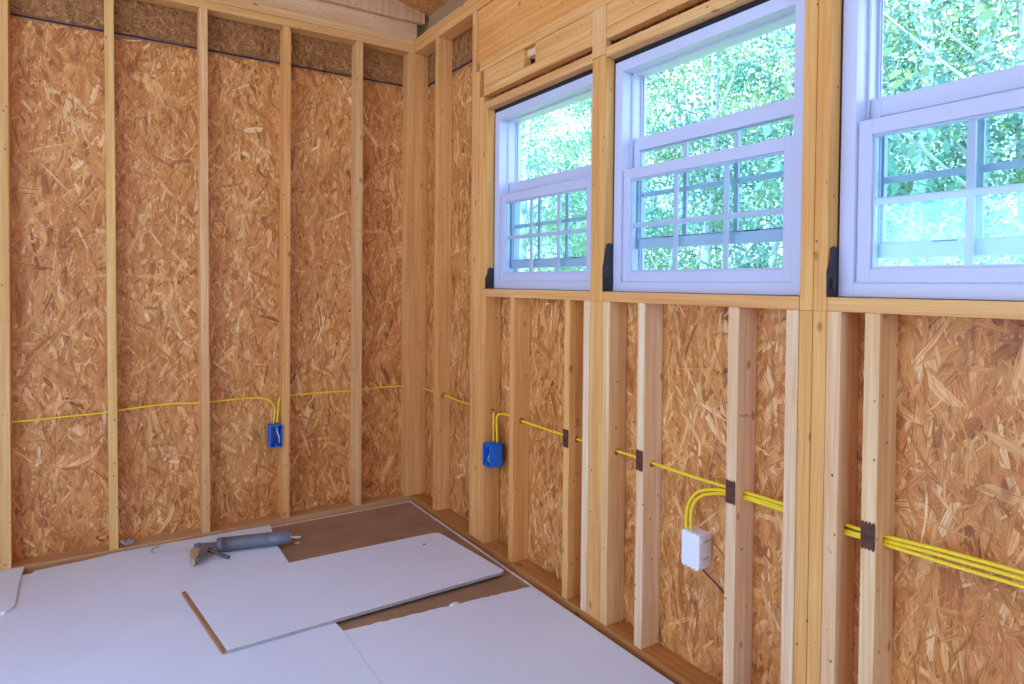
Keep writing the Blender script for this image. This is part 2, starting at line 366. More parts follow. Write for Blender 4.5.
# ------------------------------------------------------------------ window wall framing
YE = YB+.01
board('bottom_plate', 'brown flat bottom plate on the floor along the window wall', 'plate', None, (W+SD/2, YE, PT-.019), (W+SD/2, D+SD, PT-.019), SD, .038, (1, 0, 0), TD)
board('top_plate', 'lower of the two doubled top plates above the window headers', 'plate', None, (W+SD/2, YE, TP+.0205), (W+SD/2, D+SD, TP+.0205), SD, .040, (1, 0, 0), TO)
board('top_plate', 'upper of the two doubled top plates above the window headers', 'plate', None, (W+SD/2, YE, TP+.062), (W+SD/2, D+SD, TP+.062), SD, .040, (1, 0, 0), TO)
SB = SILL-.038
rstud(3.334, 3.3725, PT, TP, 'lone full height stud between the corner post and the first window', (1, .80, .60, 1))
# post left of window 1
rstud(2.905, 2.9435, PT, TP, 'full height stud, outermost of the four joined left of the first window', (1, .82, .66, 1))
rstud(2.866, 2.9045, PT, 1.06, 'second stud of the post left of the first window', TO)
rstud(2.827, 2.8655, PT, .925, 'third stud of the post left of the first window', TO)
rstud(2.787, 2.8265, PT, SB, 'short stud carrying the blue box with yellow cables below the first window', (1, .82, .60, 1))
rstud(2.787, 2.8265, SILL, HEADZ, 'brightly lit jack stud along the left edge of the first window', (1, .86, .55, 1), hole=False)
rstud(2.526, 2.5645, PT, SB, 'short stud under the first window, next right of the blue box', (1, .82, .6, 1))
stud_a = rstud(2.109, 2.1475, PT, SB, 'short stud with a rusty plate under the first window', (1, .84, .58, 1))
# post between window 1 and 2
rstud(1.986, 2.024, PT, SB, 'whitish short stud on the left of the post below the first and second windows', TW)
rstud(1.946, 1.985, PT, SB, 'left lower stud in the middle of the post between the first two windows', (1, .88, .68, 1))
rstud(1.906, 1.9455, PT, SB, 'right lower stud in the middle of the post between the first two windows', (1, .84, .58, 1))
rstud(1.867, 1.9055, PT, SB, 'knotty short stud on the right of the post below the first and second windows', (1.03, 1.08, 1.15, 1))
rstud(1.946, 1.985, SB, .868, 'upper stud between the first two windows, left one of the pair', (1, .84, .58, 1), hole=False)
rstud(1.906, 1.9455, SB, .868, 'upper stud between the first two windows, right one of the pair', (1, .86, .58, 1), hole=False)
rstud(1.680, 1.7175, PT, SB, 'whitish short stud with a rusty plate, left of the white electrical box', TW)
stud_b = rstud(1.285, 1.3235, PT, SB, 'whitish short stud with a rusty plate, right of the white electrical box', TW)
# post between window 2 and 3
rstud(1.0865, 1.1255, PT, SB, 'whitish short stud on the left of the post below the second and third windows', TW)
rstud(1.046, 1.0855, PT, SB, 'left orange lower stud in the post below the second and third windows', (1, .86, .55, 1))
rstud(1.0055, 1.045, PT, SB, 'right orange lower stud in the post below the second and third windows', (1, .84, .53, 1))
rstud(.966, 1.005, PT, SB, 'pinkish white short stud at the left end of the third window sill', (1.02, 1.04, 1.25, 1))
rstud(1.046, 1.0855, SB, .868, 'upper stud between the second and third windows, left one of the pair', (1, .84, .52, 1), hole=False)
rstud(1.0055, 1.045, SB, .868, 'knotty upper stud between the second and third windows, right one of the pair', (1, .82, .50, 1), hole=False)
rstud(.8655, .904, PT, SB, 'short stud under the third window with rusty plate and yellow cables passing through', (1.04, 1.12, 1.3, 1))
rstud(.126, .1645, PT, .868, 'stud on the far side of the third window beyond the photo', TW, hole=True)
PENCIL = plain('pencil_line', (.06, .05, .05), .8)
def marks(stud, strokes, y, r=.0008):
    iv = stud.matrix_world.inverted()
    for st in strokes:
        bm = bmesh.new(); add_tube(bm, smooth_path([P(x, y, z) for x, z in st], 4), r, 5)
        o = from_bm('pencil_mark', bm, [PENCIL])
        for v in o.data.vertices: v.co = iv @ v.co
        o.parent = stud; o['label'] = 'dark handwritten pencil mark'
bpy.context.view_layer.update()
marks(stud_b, [[(1.645, -.3980), (1.655, -.3930), (1.668, -.3990), (1.682, -.3950), (1.700, -.4035)], [(1.650, -.4015), (1.657, -.3970), (1.667, -.4020), (1.682, -.3990), (1.696, -.4060)]], 1.2850, .0006)
marks(stud_a, [[(1.666, -.560), (1.678, -.557), (1.677, -.568), (1.670, -.572), (1.679, -.578), (1.673, -.588), (1.665, -.585)], [(1.696, -.560), (1.685, -.563), (1.683, -.580), (1.698, -.586)],
               [(1.670, -.779), (1.698, -.784)], [(1.672, -.790), (1.694, -.795)]], 2.1090)
# sills
for (a, b), nm in zip(((1.9855, 2.8265), (1.0865, 1.905), (.166, 1.005)), ('first', 'second', 'third')):
    o = board('window_sill_board', 'rough sill board lying flat under the %s window from the corner' % nm, 'sill', 'rough window sills', (W+SD/2, a, SILL-.019), (W+SD/2, b, SILL-.019), SD, .0375, (1, 0, 0), (1, .86, .70, 1) if nm != 'third' else (1, .88, .66, 1))
# header: flat head plates, filler boards and the deep beam above
for (a, b), nm in zip(((1.9855, 2.8265), (1.086, 1.905), (.166, 1.005)), ('first', 'second', 'third')):
    board('head_plate', 'flat board tight against the top of the %s window' % nm, 'board', 'window head boards', (W+SD/2, a, HEADZ+.019), (W+SD/2, b, HEADZ+.019), SD, .037, (1, 0, 0), (1, .86, .74, 1))
    board('filler_board', 'narrow header board just above the dark gap over the %s window' % nm, 'board', 'lower header boards', (W+.02, a, .946), (W+.02, b, .946), .040, .043, (1, 0, 0), (1, .84, .62, 1))
for (a, b, z0, z1, lab) in ((2.468, 2.8265, .9682, 1.053, 'short header board left of the square notch above the first window'),
                            (1.9855, 2.378, .9682, 1.053, 'header board right of the square notch above the first window'),
                            (1.086, 1.905, .9682, 1.053, 'middle header board above the second window'),
                            (.166, 1.005, .9682, 1.053, 'middle header board above the third window')):
    board('filler_board', lab, 'board', 'middle header boards', (W+.02, a, (z0+z1)/2), (W+.02, b, (z0+z1)/2), .040, z1-z0-.0006, (1, 0, 0), (1, .84, .60, 1))
board('filler_board', 'long header board directly below the deep header beam over the windows', 'board', None, (W+.02, YE, 1.0795), (W+.02, 2.865, 1.0795), .040, .050, (1, 0, 0), (1, .82, .60, 1))
board('spacer_block', 'small whitish block seen inside the square notch above the first window', 'block', None, (W+.045, 2.372, 1.034), (W+.045, 2.47, 1.034), .05, .034, (1, 0, 0), TW)
board('header_beam', 'deep orange header beam with long grain above all the windows', 'beam', None, (W+.034, YE, 1.2395), (W+.034, 2.903, 1.2395), .045, .269, (1, 0, 0), (1, .72, .42, 1))
for y0, lab in ((1.9055, 'short whitish nailed block on the header between the first and second windows'), (1.005, 'short nailed block on the header between the second and third windows')):
    board('header_block', lab, 'block', 'nailed header blocks', (W+.012, y0+.04, .869), (W+.012, y0+.04, 1.0535), .079, .030, (0, 1, 0), (1, .9, .8, 1))

# ------------------------------------------------------------------ windows
def ring(bm, y0, y1, z0, z1, t, x0, x1, tb=None, tt=None, bev=.002, mi=0):
    """rectangular frame of profile t (side), tt (top), tb (bottom)"""
    tb = tb or t; tt = tt or t
    add_box(bm, (x0, y0, z0), (x1, y0+t, z1), bev, mi); add_box(bm, (x0, y1-t, z0), (x1, y1, z1), bev, mi)
    add_box(bm, (x0, y0+t-.001, z0), (x1, y1-t+.001, z0+tb), bev, mi); add_box(bm, (x0, y0+t-.001, z1-tt), (x1, y1-t+.001, z1), bev, mi)
def window(n, oy0, oy1, upz):
    y0, y1 = oy0+.018, oy1-.004
    e = empty('window_%d' % n, P(1.68, (y0+y1)/2, SILL)); tag(e, kind='structure')
    def fin(name, bm, mats, par, sm=False):
        o = from_bm(name, bm, mats, None, sm); o.parent = par; mi = par
        off = Vector((0, 0, 0)); q = par
        while q: off += q.location; q = q.parent
        for v in o.data.vertices: v.co -= off
        return o
    b = Z0
    bm = bmesh.new()
    ring(bm, y0, y1, SILL+.001+b, .838+b, .040, 1.680, 1.690, tb=.036, tt=.040)             # inner flange
    ring(bm, y0+.004, y1-.004, SILL+.004+b, .834+b, .036, 1.688, 1.806, tb=.036, tt=.036)  # jambs
    for s, yy in ((1, y0+.040), (-1, y1-.040)):                                            # track ribs and channels
        for xx in (1.7265, 1.7305, 1.774, 1.785):
            add_box(bm, (xx, min(yy-s*.002, yy+s*.008), .01+b), (xx+.003, max(yy-s*.002, yy+s*.008), .798+b), .0006)
    for zz in (.7975,): 
        add_box(bm, (1.7265, y0+.04, zz-.008+b), (1.7315, y1-.04, zz+.001+b), .001)
    add_box(bm, (1.69, y0+.036, .004+b), (1.80, y1-.036, .0075+b), .001)
    fin('frame', bm, [VINYL], e)
    bm = bmesh.new()                                                                        # black strip standing in for the shade in the gap around the frame
    ring(bm, oy0+.0005, oy1-.0005, SILL+.0005+b, HEADZ-.0005+b, .0032, 1.679, 1.722, tb=.0003, tt=.010, bev=0)
    fin('gap_shade', bm, [BLACKFILM], e)
    def sash(name, x0, x1, z0, z1, st, tr, br):
        bm = bmesh.new(); a, c = y0+.0405, y1-.0405
        ring(bm, a, c, z0+b, z1+b, st, x0, x1, tb=br, tt=tr, bev=.003)
        ring(bm, a+st-.003, c-st+.003, z0+br-.003+b, z1-tr+.003+b, .009, x0+.009, x1-.009, bev=.001)
        s = fin(name, bm, [VINYL], e)
        ga, gc, g0, g1 = a+st+.003, c-st-.003, z0+br+.003+b, z1-tr-.003+b
        bm = bmesh.new(); xm = (x0+x1)/2
        for k in (1, 2):
            yy = a+st + (c-a-2*st)*k/3; add_box(bm, (xm-.004, yy-.009, g0), (xm+.004, yy+.009, g1), .0015)
        zm = (g0+g1)/2; add_box(bm, (xm-.0041, ga, zm-.009), (xm+.0041, gc, zm+.009), .0015)
        fin('grille', bm, [VINYL], s)
        bm = bmesh.new(); add_box(bm, (xm-.0085, ga-.002, g0-.002), (xm-.0065, gc+.002, g1+.002))
        fin('pane', bm, [GLASS], s)
        bm = bmesh.new(); add_box(bm, (xm+.0065, ga-.002, g0-.002), (xm+.0085, gc+.002, g1+.002))
        fin('pane', bm, [GLASS], s)
        return s
    sash('lower_sash', 1.6915, 1.7245, .008, .431, .036, .040, .038)
    us = sash('upper_sash', 1.736, 1.771, upz, upz+.420, .034, .050, .036)
    bm = bmesh.new()
    for k in (.28, .72):                                                                    # tilt latches on the lifted sash rail
        yy = y0+(y1-y0)*k; add_box(bm, (1.742, yy-.028, upz+.0355+b), (1.752, yy+.028, upz+.040+b), .001)
    fin('latch', bm, [GASKET], us)
    return e
window(1, *OPEN[0], .072)
window(2, *OPEN[1], .133)
window(3, *OPEN[2], .074)
# black membrane flaps left in the lower corner of each opening
def flap(yj, z1, lab, notch):
    bm = bmesh.new(); z0 = SILL+.001
    pts = [(W-.006, z0), (1.679, z0), (1.679, z1-.004), (W+.020, z1), (W+.010, z1-.006), (W+.004, z1-.035-notch), (W-.007, z0+(z1-z0)*.5)]
    add_prism(bm, [(a, c+Z0) for a, c in pts], yj-.0035, yj-.0008, axis=1)
    add_box(bm, (W+.012, yj-.009, z0+Z0+.02), (W+.026, yj-.003, z0+Z0+.05), .001)
    o = from_bm('flashing_flap', bm, [BLACKFILM]); tag(o, lab, 'flashing', 'black flashing flaps')
flap(2.787, .075, 'small black flashing flap at the lower left corner of the first window', 0)
flap(1.905, .155, 'tall black flashing flap at the lower left corner of the second window', 0)
flap(1.005, .105, 'black curved flashing flap at the lower left corner of the third window', .01)

# ------------------------------------------------------------------ steel protector plates
def nail_plate(y0, y1, z0, z1, lab):
    bm = bmesh.new(); r = random.Random(int(y0*1000)); n = 8
    top = [(y0+(y1-y0)*i/n, z1+Z0+(.0035 if i % 2 else -.002)+r.uniform(-.001, .001)) for i in range(n+1)]
    bot = [(y0+(y1-y0)*i/n, z0+Z0-(.0035 if i % 2 else -.002)+r.uniform(-.001, .001)) for i in range(n+1)]
    add_prism(bm, [(b_[0], b_[1]) for b_ in bot] + top[::-1], W-.0018, W-.0001, axis=0)
    ym = (y0+y1)/2
    for dz in (-.02, .02): add_box(bm, (W-.0028, ym-.004, (z0+z1)/2+dz+Z0-.003), (W-.0015, ym+.004, (z0+z1)/2+dz+Z0+.003), .0008)
    tag(from_bm('nail_plate', bm, [RUST]), lab, 'plate', 'rusty cable protector plates')
nail_plate(2.111, 2.146, -.672, -.602, 'rusty protector plate on the short stud under the first window')
nail_plate(1.682, 1.716, -.663, -.593, 'rusty protector plate on the stud left of the white electrical box')
nail_plate(1.287, 1.322, -.666, -.598, 'rusty protector plate on the stud right of the white electrical box')
nail_plate(.867, .903, -.660, -.594, 'rusty protector plate nearest the right edge, under the third window')

# ------------------------------------------------------------------ electrical boxes
def open_box(name, lo, hi, t, face, mat, lab):
    """five-sided box open on `face` ('-y' or '-x')"""
    e = empty(name, P((lo[0]+hi[0])/2, (lo[1]+hi[1])/2, lo[2])); tag(e, lab, 'electrical box')
    bm = bmesh.new(); x0, y0, z0 = lo; x1, y1, z1 = hi; z0 += Z0; z1 += Z0
    add_box(bm, (x0, y0, z0), (x1, y1, z0+t), .0012); add_box(bm, (x0, y0, z1-t), (x1, y1, z1), .0012)
    if face == '-y':
        add_box(bm, (x0, y0, z0), (x0+t, y1, z1), .0012); add_box(bm, (x1-t, y0, z0), (x1, y1, z1), .0012); add_box(bm, (x0, y1-t, z0), (x1, y1, z1), .0012)
        for zz in (z0+.01, z1-.01): add_box(bm, ((x0+x1)/2-.006, y0+.002, zz-.006), ((x0+x1)/2+.006, y0+.03, zz+.006), .001)
        for zz in (z0+.03, z1-.03): add_box(bm, (x0-.004, y0+.01, zz-.003), (x0+.001, y1-.012, zz+.003), .001)
    else:
        add_box(bm, (x0, y0, z0), (x1, y0+t, z1), .0012); add_box(bm, (x0, y1-t, z0), (x1, y1, z1), .0012); add_box(bm, (x1-t, y0, z0), (x1, y1, z1), .0012)
        for zz in (z0+.01, z1-.01): add_box(bm, (x0+.002, (y0+y1)/2-.006, zz-.006), (x0+.03, (y0+y1)/2+.006, zz+.006), .001)
        for zz in (z0+.0, z1-.006): add_box(bm, (x0+.03, y0-.0015, zz), (x0+.036, y0+.002, zz+.006), .0008)
    loc = e.location
    o = from_bm('body', bm, [mat], e)
    for v in o.data.vertices: v.co -= loc
    return e
def part(name, pts, r, m, e, seg=8):
    o = tube_obj(name, pts, r, m, e, seg)
    for v in o.data.vertices: v.co -= e.location
    return o
sx0 = ox+2*B-SW/2
e = open_box('electrical_box', (sx0-.066, D-.012, -.900), (sx0-.004, D+.060, -.782), .0035, '-y', PLAST_BLUE, 'open blue electrical box on the side of a left wall stud, wires showing')
part('white_wire', [P(sx0-.025, D+.03, -.785), P(sx0-.028, D+.004, -.82), P(sx0-.020, D-.004, -.85), P(sx0-.016, D+.01, -.885)], .0028, COPPER_W, e)
part('red_wire', [P(sx0-.035, D+.03, -.785), P(sx0-.036, D+.012, -.81), P(sx0-.03, D+.008, -.84), P(sx0-.034, D+.02, -.87)], .0026, RED_W, e)
e = open_box('electrical_box', (W-.014, 2.714, -.902), (W+.060, 2.783, -.790), .0035, '-x', PLAST_BLUE, 'blue electrical box on the broad face of a short stud below the first window')
part('bare_wire', [P(W+.03, 2.752, -.80), P(W+.006, 2.744, -.84), P(W-.004, 2.748, -.87), P(W+.01, 2.74, -.885)], .0025, plain('bare_copper', (.7, .5, .2), .4), e)
# white box on the sheathing under window 2
bx = (1.665, 1.448, -.935); hx = (1.7265, 1.524, -.822)
e = empty('electrical_box', P(*[(a+b)/2 if i < 2 else a for i, (a, b) in enumerate(zip(bx, hx))])); tag(e, 'white electrical box on the strand board under the second window', 'electrical box')
bm = bmesh.new(); add_box(bm, (bx[0], bx[1], bx[2]+Z0), (hx[0], hx[1], hx[2]+Z0), .003)
for zz in (-.905, -.850): add_box(bm, (1.672, bx[1]-.003, zz+Z0), (1.715, bx[1]+.001, zz+Z0+.006), .001)
for k in range(4): add_box(bm, (bx[0]-.0015, bx[1]+.006+k*.018, bx[2]-.004+Z0), (bx[0]+.03, bx[1]+.016+k*.018, bx[2]+.004+Z0), .001)
for k in range(3): add_box(bm, (bx[0]-.001, bx[1]+.012+k*.02, hx[2]-.003+Z0), (bx[0]+.02, bx[1]+.022+k*.02, hx[2]+.003+Z0), .001)
add_box(bm, (bx[0]-.0012, bx[1]+.034, -.885+Z0), (bx[0]+.001, bx[1]+.042, -.877+Z0), .0004)
o = from_bm('body', bm, [PLAST_WHITE], e)
for v in o.data.vertices: v.co -= e.location
for zz, in ((-.902,), (-.847,)):
    part('mounting_nail', [P(1.676, bx[1]-.005, zz), P(1.705, bx[1]-.005, zz+.006)], .0018, STEEL, e, 6)
o = tube_obj('thin_wire', [P(1.714, 1.492, -.938), P(1.7205, 1.47, -.962), P(1.7215, 1.42, -.985), P(1.7225, 1.36, -1.02), P(1.7225, 1.324, -1.055)], .0022, DARKWIRE); tag(o, 'thin dark wire running down right from the white electrical box', 'wire')

# ------------------------------------------------------------------ yellow cables
def cable(pts, r, lab):
    o = tube_obj('electrical_cable', [P(*p) for p in pts], r, YELLOW, None, 8, 6); tag(o, lab, 'cable', 'yellow electrical cables'); return o
yc = D+.045; xc = W+.045
cable([(XL+.02, yc, -.66), (-.75, yc+.01, -.652), (-.3287, yc, -.650), (0.0, yc+.02, -.648), (.077, yc, -.640), (.30, yc+.02, -.630), (.483, yc, -.634), (.68, yc+.015, -.632),
       (.775, yc+.01, -.638), (.820, yc, -.662), (.836, yc-.005, -.70), (.834, yc-.008, -.745), (.830, yc-.012, -.779)], .0042, 'yellow cable running along the left wall and bending down into the blue box')
cable([(sx0-.022, yc-.012, -.779), (sx0-.018, yc-.01, -.72), (sx0-.010, yc-.002, -.660), (sx0+.002, yc, CZ), (sx0+.06, yc, -.636), (1.10, yc+.006, -.634), (1.297, yc, -.638),
       (1.45, yc+.006, -.632), (1.60, yc, -.635), (1.66, yc-.003, -.640), (1.683, yc-.035, -.640)], .0045, 'yellow cable from the blue box stud along the left wall into the corner')
cable([(xc+.001, 3.62, -.641), (xc+.005, 3.50, -.645), (xc, 3.353, -.642), (xc+.005, 3.15, -.648), (xc, 2.93, -.643), (xc, 2.81, CZ), (xc-.003, 2.775, -.650), (xc-.008, 2.765, -.70), (xc-.01, 2.762, -.75), (xc-.01, 2.76, -.786)], .0045, 'yellow cable from the corner turning down into the blue box below the first window')
cable([(xc-.004, 2.735, -.788), (xc-.002, 2.742, -.73), (xc, 2.750, -.68), (xc, 2.73, -.648), (xc+.006, 2.66, -.638), (xc, 2.545, -.642), (xc+.006, 2.35, -.646), (xc, 2.128, -.642), (xc, 1.95, -.640), (xc, 1.85, -.637),
       (xc+.004, 1.775, -.638), (xc, 1.70, -.638), (xc, 1.50, -.640), (xc, 1.305, -.636), (xc+.002, 1.20, -.634), (xc, 1.05, -.634), (xc, .95, -.634), (xc, .885, -.632), (xc-.002, .70, -.618), (xc, .48, -.614), (xc, .13, -.64), (xc, -.6, -.64)], .0052, 'long upper yellow cable running under all three windows towards the right edge')
for k, lab in enumerate(('yellow cable looping into the white box from the right, outer of the two', 'yellow cable looping into the white box from the right, inner of the two')):
    d = k*.012
    zc = -.6475 - k*.007
    cable([(1.682, 1.519-d*1.7, -.824), (1.680, 1.518-d*1.6, -.775), (1.678, 1.503-d*1.4, -.725-d*.3), (1.677, 1.462-d, -.680-d*.9), (1.678, 1.39, -.655-d), (xc-.003, 1.325, zc), (xc-.002, 1.285, zc+.001), (xc+.001, 1.18, zc+.002), (xc-.004, 1.05, zc), (xc-.004, .95, zc), (xc-.005*k, .885, zc+.004),
           (xc-.008, .70, -.629-.016*k), (xc-.004, .48, -.626-.014*k), (xc, .13, -.648), (xc, -.6, -.655-.006*k)], .0050, lab)

# ------------------------------------------------------------------ boards on the floor
FZ = -Z0; T = .0127
def sheet(name, lab, poly, z0, top, core, z1=None, bev=.0012, lift=None):
    bm = bmesh.new(); z1 = z0+T if z1 is None else z1
    fs = add_prism(bm, poly, z0+Z0, z1+Z0, axis=2, mi=1)
    for f in fs:
        if f.normal.z > .9: f.material_index = 0
        if f.normal.z < -.9: f.material_index = 2
    if lift:
        for v in bm.verts: v.co.z += lift(v.co.x, v.co.y)
    o = from_bm(name, bm, [top, core, GYP_BROWN]); tag(o, lab, 'drywall sheet'); return o
def ragged(p0, p1, n, amp, seed):
    r = random.Random(seed); out = []
    for i in range(n):
        t = i/n; out.append((p0[0]+(p1[0]-p0[0])*t + (r.uniform(-amp, amp) if i else 0), p0[1]+(p1[1]-p0[1])*t + (r.uniform(-amp, amp) if i else 0)))
    return out
# bottom layer, brown paper side up, pale torn rim
bm = bmesh.new(); a, b_, c, d = .60, 1.0, 1.618, 3.632
add_prism(bm, [(a, b_)] + ragged((c-.012, b_), (c-.012, d-.012), 30, .0015, 1) + ragged((c-.012, d-.012), (a, d-.012), 16, .0015, 2) + [(a, d-.012)], FZ+Z0+.0003, FZ+T+Z0, mi=0)
add_prism(bm, ragged((c, b_), (c, d), 40, .003, 3) + ragged((c, d), (a, d), 24, .003, 4) + [(a, d), (a, d-.0115), (c-.0115, d-.0115), (c-.0115, b_)], FZ+Z0+.0003, FZ+T+Z0+.0006, mi=1)
o = from_bm('drywall_sheet', bm, [GYP_BROWN, GYP_CORE]); tag(o, 'drywall sheet lying brown paper side up in the corner, pale torn rim', 'drywall sheet')
z1_ = FZ+T+.0008
bpoly = [(XL+.04, -1.4), (.797, -1.4), (.790, 2.381), (.782, 2.47), (.767, 3.093), (.769, 3.337), (.80, 3.628)] + ragged((.80, 3.628), (.35, 3.640), 8, .004, 5) + ragged((.35, 3.640), (.03, 3.638), 8, .006, 6) + ragged((.03, 3.630), (-.22, 3.600), 6, .008, 7) + [(-.22, 3.600), (-.23, 3.575), (XL+.04, 3.57)]
def blift(x, y): return 0
sheet('drywall_sheet', 'large white drywall sheet covering the left floor under the caulking gun', bpoly, z1_, GYP_WHITE, GYP_CORE)
cp = [(.7935, -1.4), (1.604, -1.4), (1.606, 1.49)] + ragged((1.604, 2.306), (.7935, 2.381), 40, .003, 8)
cp = [(.7978, -1.4), (1.604, -1.4), (1.606, 1.49), (1.598, 2.300), (1.575, 2.309)] + ragged((1.575, 2.309), (.7915, 2.381), 46, .0035, 8) + [(.7912, 2.381)]
sheet('drywall_sheet', 'white drywall sheet with a torn far edge beside the window wall', cp, z1_, GYP_WHITE, GYP_CORE)
za = z1_+T+.0008
ap = [(.325, 3.010), (.394, 2.443), (.780, 2.452), (1.548, 2.468), (1.562, 2.482), (1.512, 3.02), (1.500, 3.036), (1.470, 3.045), (.759, 3.063)]
sheet('drywall_sheet', 'smaller white drywall sheet lying on top of the others in the middle of the floor', ap, za, GYP_WHITE, plain('gypsum_edge_shadow', (.40, .37, .36), .8, noise=.1, scale=50))  # sheet edge darkened to paint in a thin shadow line
sheet('drywall_sheet', 'white drywall piece at the left edge of the photo near the wall', [(-1.2, 3.20), (-.29, 3.19), (-.262, 3.235), (-.268, 3.45), (-.262, 3.655-.003), (-1.2, 3.652-.003)], za, GYP_WHITE, GYP_WHITE, z1=za+.010)
o = board('wood_strip', 'thin brown wood strip along the left edge of the smaller drywall sheet', 'wood strip', None, (.3165, 3.010, za+.006), (.3855, 2.447, za+.006), .014, .010, (1, 0, 0), (.55, .48, .60, 1), bev=.001)

# ------------------------------------------------------------------ caulking gun lying on the floor
gz = FZ+T*2+.001
A0 = Vector((.503, 3.397)); A1 = Vector((.826, 3.318))
ax = (A1-A0).normalized(); sd_ = Vector((ax.y, -ax.x))          # sd_: towards the camera side
r_ = .033; RC = gz+r_+.001
g = empty('caulking_gun', P(A0.x, A0.y, gz)); tag(g, 'blue grey caulking gun lying on the large white drywall sheet', 'caulking gun')
def gp(t, s, z): v = A0 + ax*t + sd_*s; return P(v.x, v.y, z)
Lb = (A1-A0).length
bm = bmesh.new()
pth = [gp(t, 0, RC) for t in (0, .004, .004, .028, .028, .10, .102, .105, .155, .157, .160, Lb*.62, Lb*.625, Lb*.63, Lb-.012, Lb-.012, Lb)]
rr_ = [r_*.96, r_, r_*1.03, r_*1.03, r_, r_, r_*1.015, r_, r_, r_*1.015, r_, r_, r_*1.02, r_, r_, r_*1.03, r_*1.03]
add_tube(bm, pth, rr_, 28); o = from_bm('barrel', bm, [GUN_BLUE], g, True)
for v in o.data.vertices: v.co -= g.location
def gpart(name, bm, m, sm=False):
    o = from_bm(name, bm, [m], g, sm)
    for v in o.data.vertices: v.co -= g.location
    return o
def slab(pts, z0, z1):   # outline in (t,s) gun coordinates
    bm = bmesh.new(); q = [(gp(t, s, 0).x, gp(t, s, 0).y) for t, s in pts]; add_prism(bm, q, z0+Z0, z1+Z0)
    bmesh.ops.bevel(bm, geom=bm.edges[:], offset=.0012, segments=1, affect='EDGES'); return bm
# yoke plate joining rod, barrel and handle, lying on its side
gpart('yoke', slab([(.002, -.020), (.002, .016), (-.030, .024), (-.036, .075), (-.044, .130), (-.062, .158), (-.075, .156), (-.068, .12), (-.066, .06), (-.070, .01), (-.088, -.006), (-.090, -.022), (-.06, -.030)], RC-.008, RC+.008), GUN_BLUE)
bm = bmesh.new(); add_tube(bm, [gp(-.072, -.01, RC+.006), gp(-.10, -.010, RC+.002)], .012, 14); gpart('rod_catch', bm, GUN_BLUE, True)
gpart('handle_grip', slab([(-.071, .012), (-.069, .06), (-.071, .115), (-.078, .152), (-.092, .150), (-.104, .105), (-.112, .05), (-.110, .015)], gz+.004, RC+.004), GUN_TAN)
bm = bmesh.new(); add_tube(bm, smooth_path([gp(-.036, .045, RC), gp(.0, .068, RC-.008), (gp(.035, .092, gz+.016)), gp(.062, .108, gz+.010)]), .0085, 10); gpart('trigger', bm, plain('dark_trigger_steel', (.10, .08, .085), .5, .3), True)
bm = bmesh.new(); add_tube(bm, smooth_path([gp(-.01, -.004, RC), gp(-.10, -.004, RC), gp(-.20, -.008, RC-.006), gp(-.262, -.008, RC-.010), gp(-.285, -.03, RC-.010), gp(-.283, -.065, RC-.008), gp(-.262, -.085, RC-.006)]), .0032, 8); gpart('push_rod', bm, STEEL, True)
bm = bmesh.new(); add_tube(bm, [gp(Lb, 0, RC), gp(Lb+.004, 0, RC)], [r_*.8, .012], 16); add_tube(bm, smooth_path([gp(Lb+.003, 0, RC), gp(Lb+.02, -.002, RC-.004), gp(Lb+.052, -.010, RC-.010)]), [.006]*17, 10)
gpart('nozzle', bm, plain('pale_nozzle_plastic', (.75, .68, .62), .5), True)
# scraps
def scrap(x, y, z, s, lab, seed, mat, spikes=False):
    r = random.Random(seed); bm = bmesh.new()
    if spikes:
        for k in range(9):
            a = k*2.4; t = Vector((math.cos(a), math.sin(a), r.uniform(.1, 1.1))).normalized()
            add_tube(bm, [P(x, y, z+.012), P(x, y, z+.012)+t*s*.5, P(x, y, z+.012)+t*s], [.009, .006, .002], 6)
    else:
        n = 9; pts = [(x+math.cos(2*math.pi*k/n)*s*r.uniform(.6, 1.3), y+math.sin(2*math.pi*k/n)*s*.5*r.uniform(.6, 1.3)) for k in range(n)]
        add_prism(bm, pts, z+Z0, z+Z0+.004)
        for v in bm.verts: v.co.z += r.uniform(0, .004)
    o = from_bm('crumpled_scrap' if spikes else 'paper_scrap', bm, [mat]); tag(o, lab, 'scrap'); return o
scrap(.135, 3.668, PT+.001, .034, 'small grey spiky scrap on the bottom plate of the left wall', 3, plain('grey_scrap', (.34, .34, .42), .6), True)
scrap(.868, 3.33, FZ+T+.0015, .016, 'tiny pale scrap below the caulking gun nozzle on brown paper', 8, GYP_CORE)
scrap(1.36, 1.60, z1_+T+.0006, .006, 'tiny dark crumb on the white sheet near the window wall', 9, DARKWIRE)
scrap(1.375, 2.92, za+T+.0006, .008, 'tiny dark mark crumb near the far corner of the smaller drywall sheet', 10, DARKWIRE)
scrap(1.235, 2.335, z1_+T+.0006, .02, 'torn bit of pale paper on the torn sheet edge by the windows', 11, GYP_CORE)

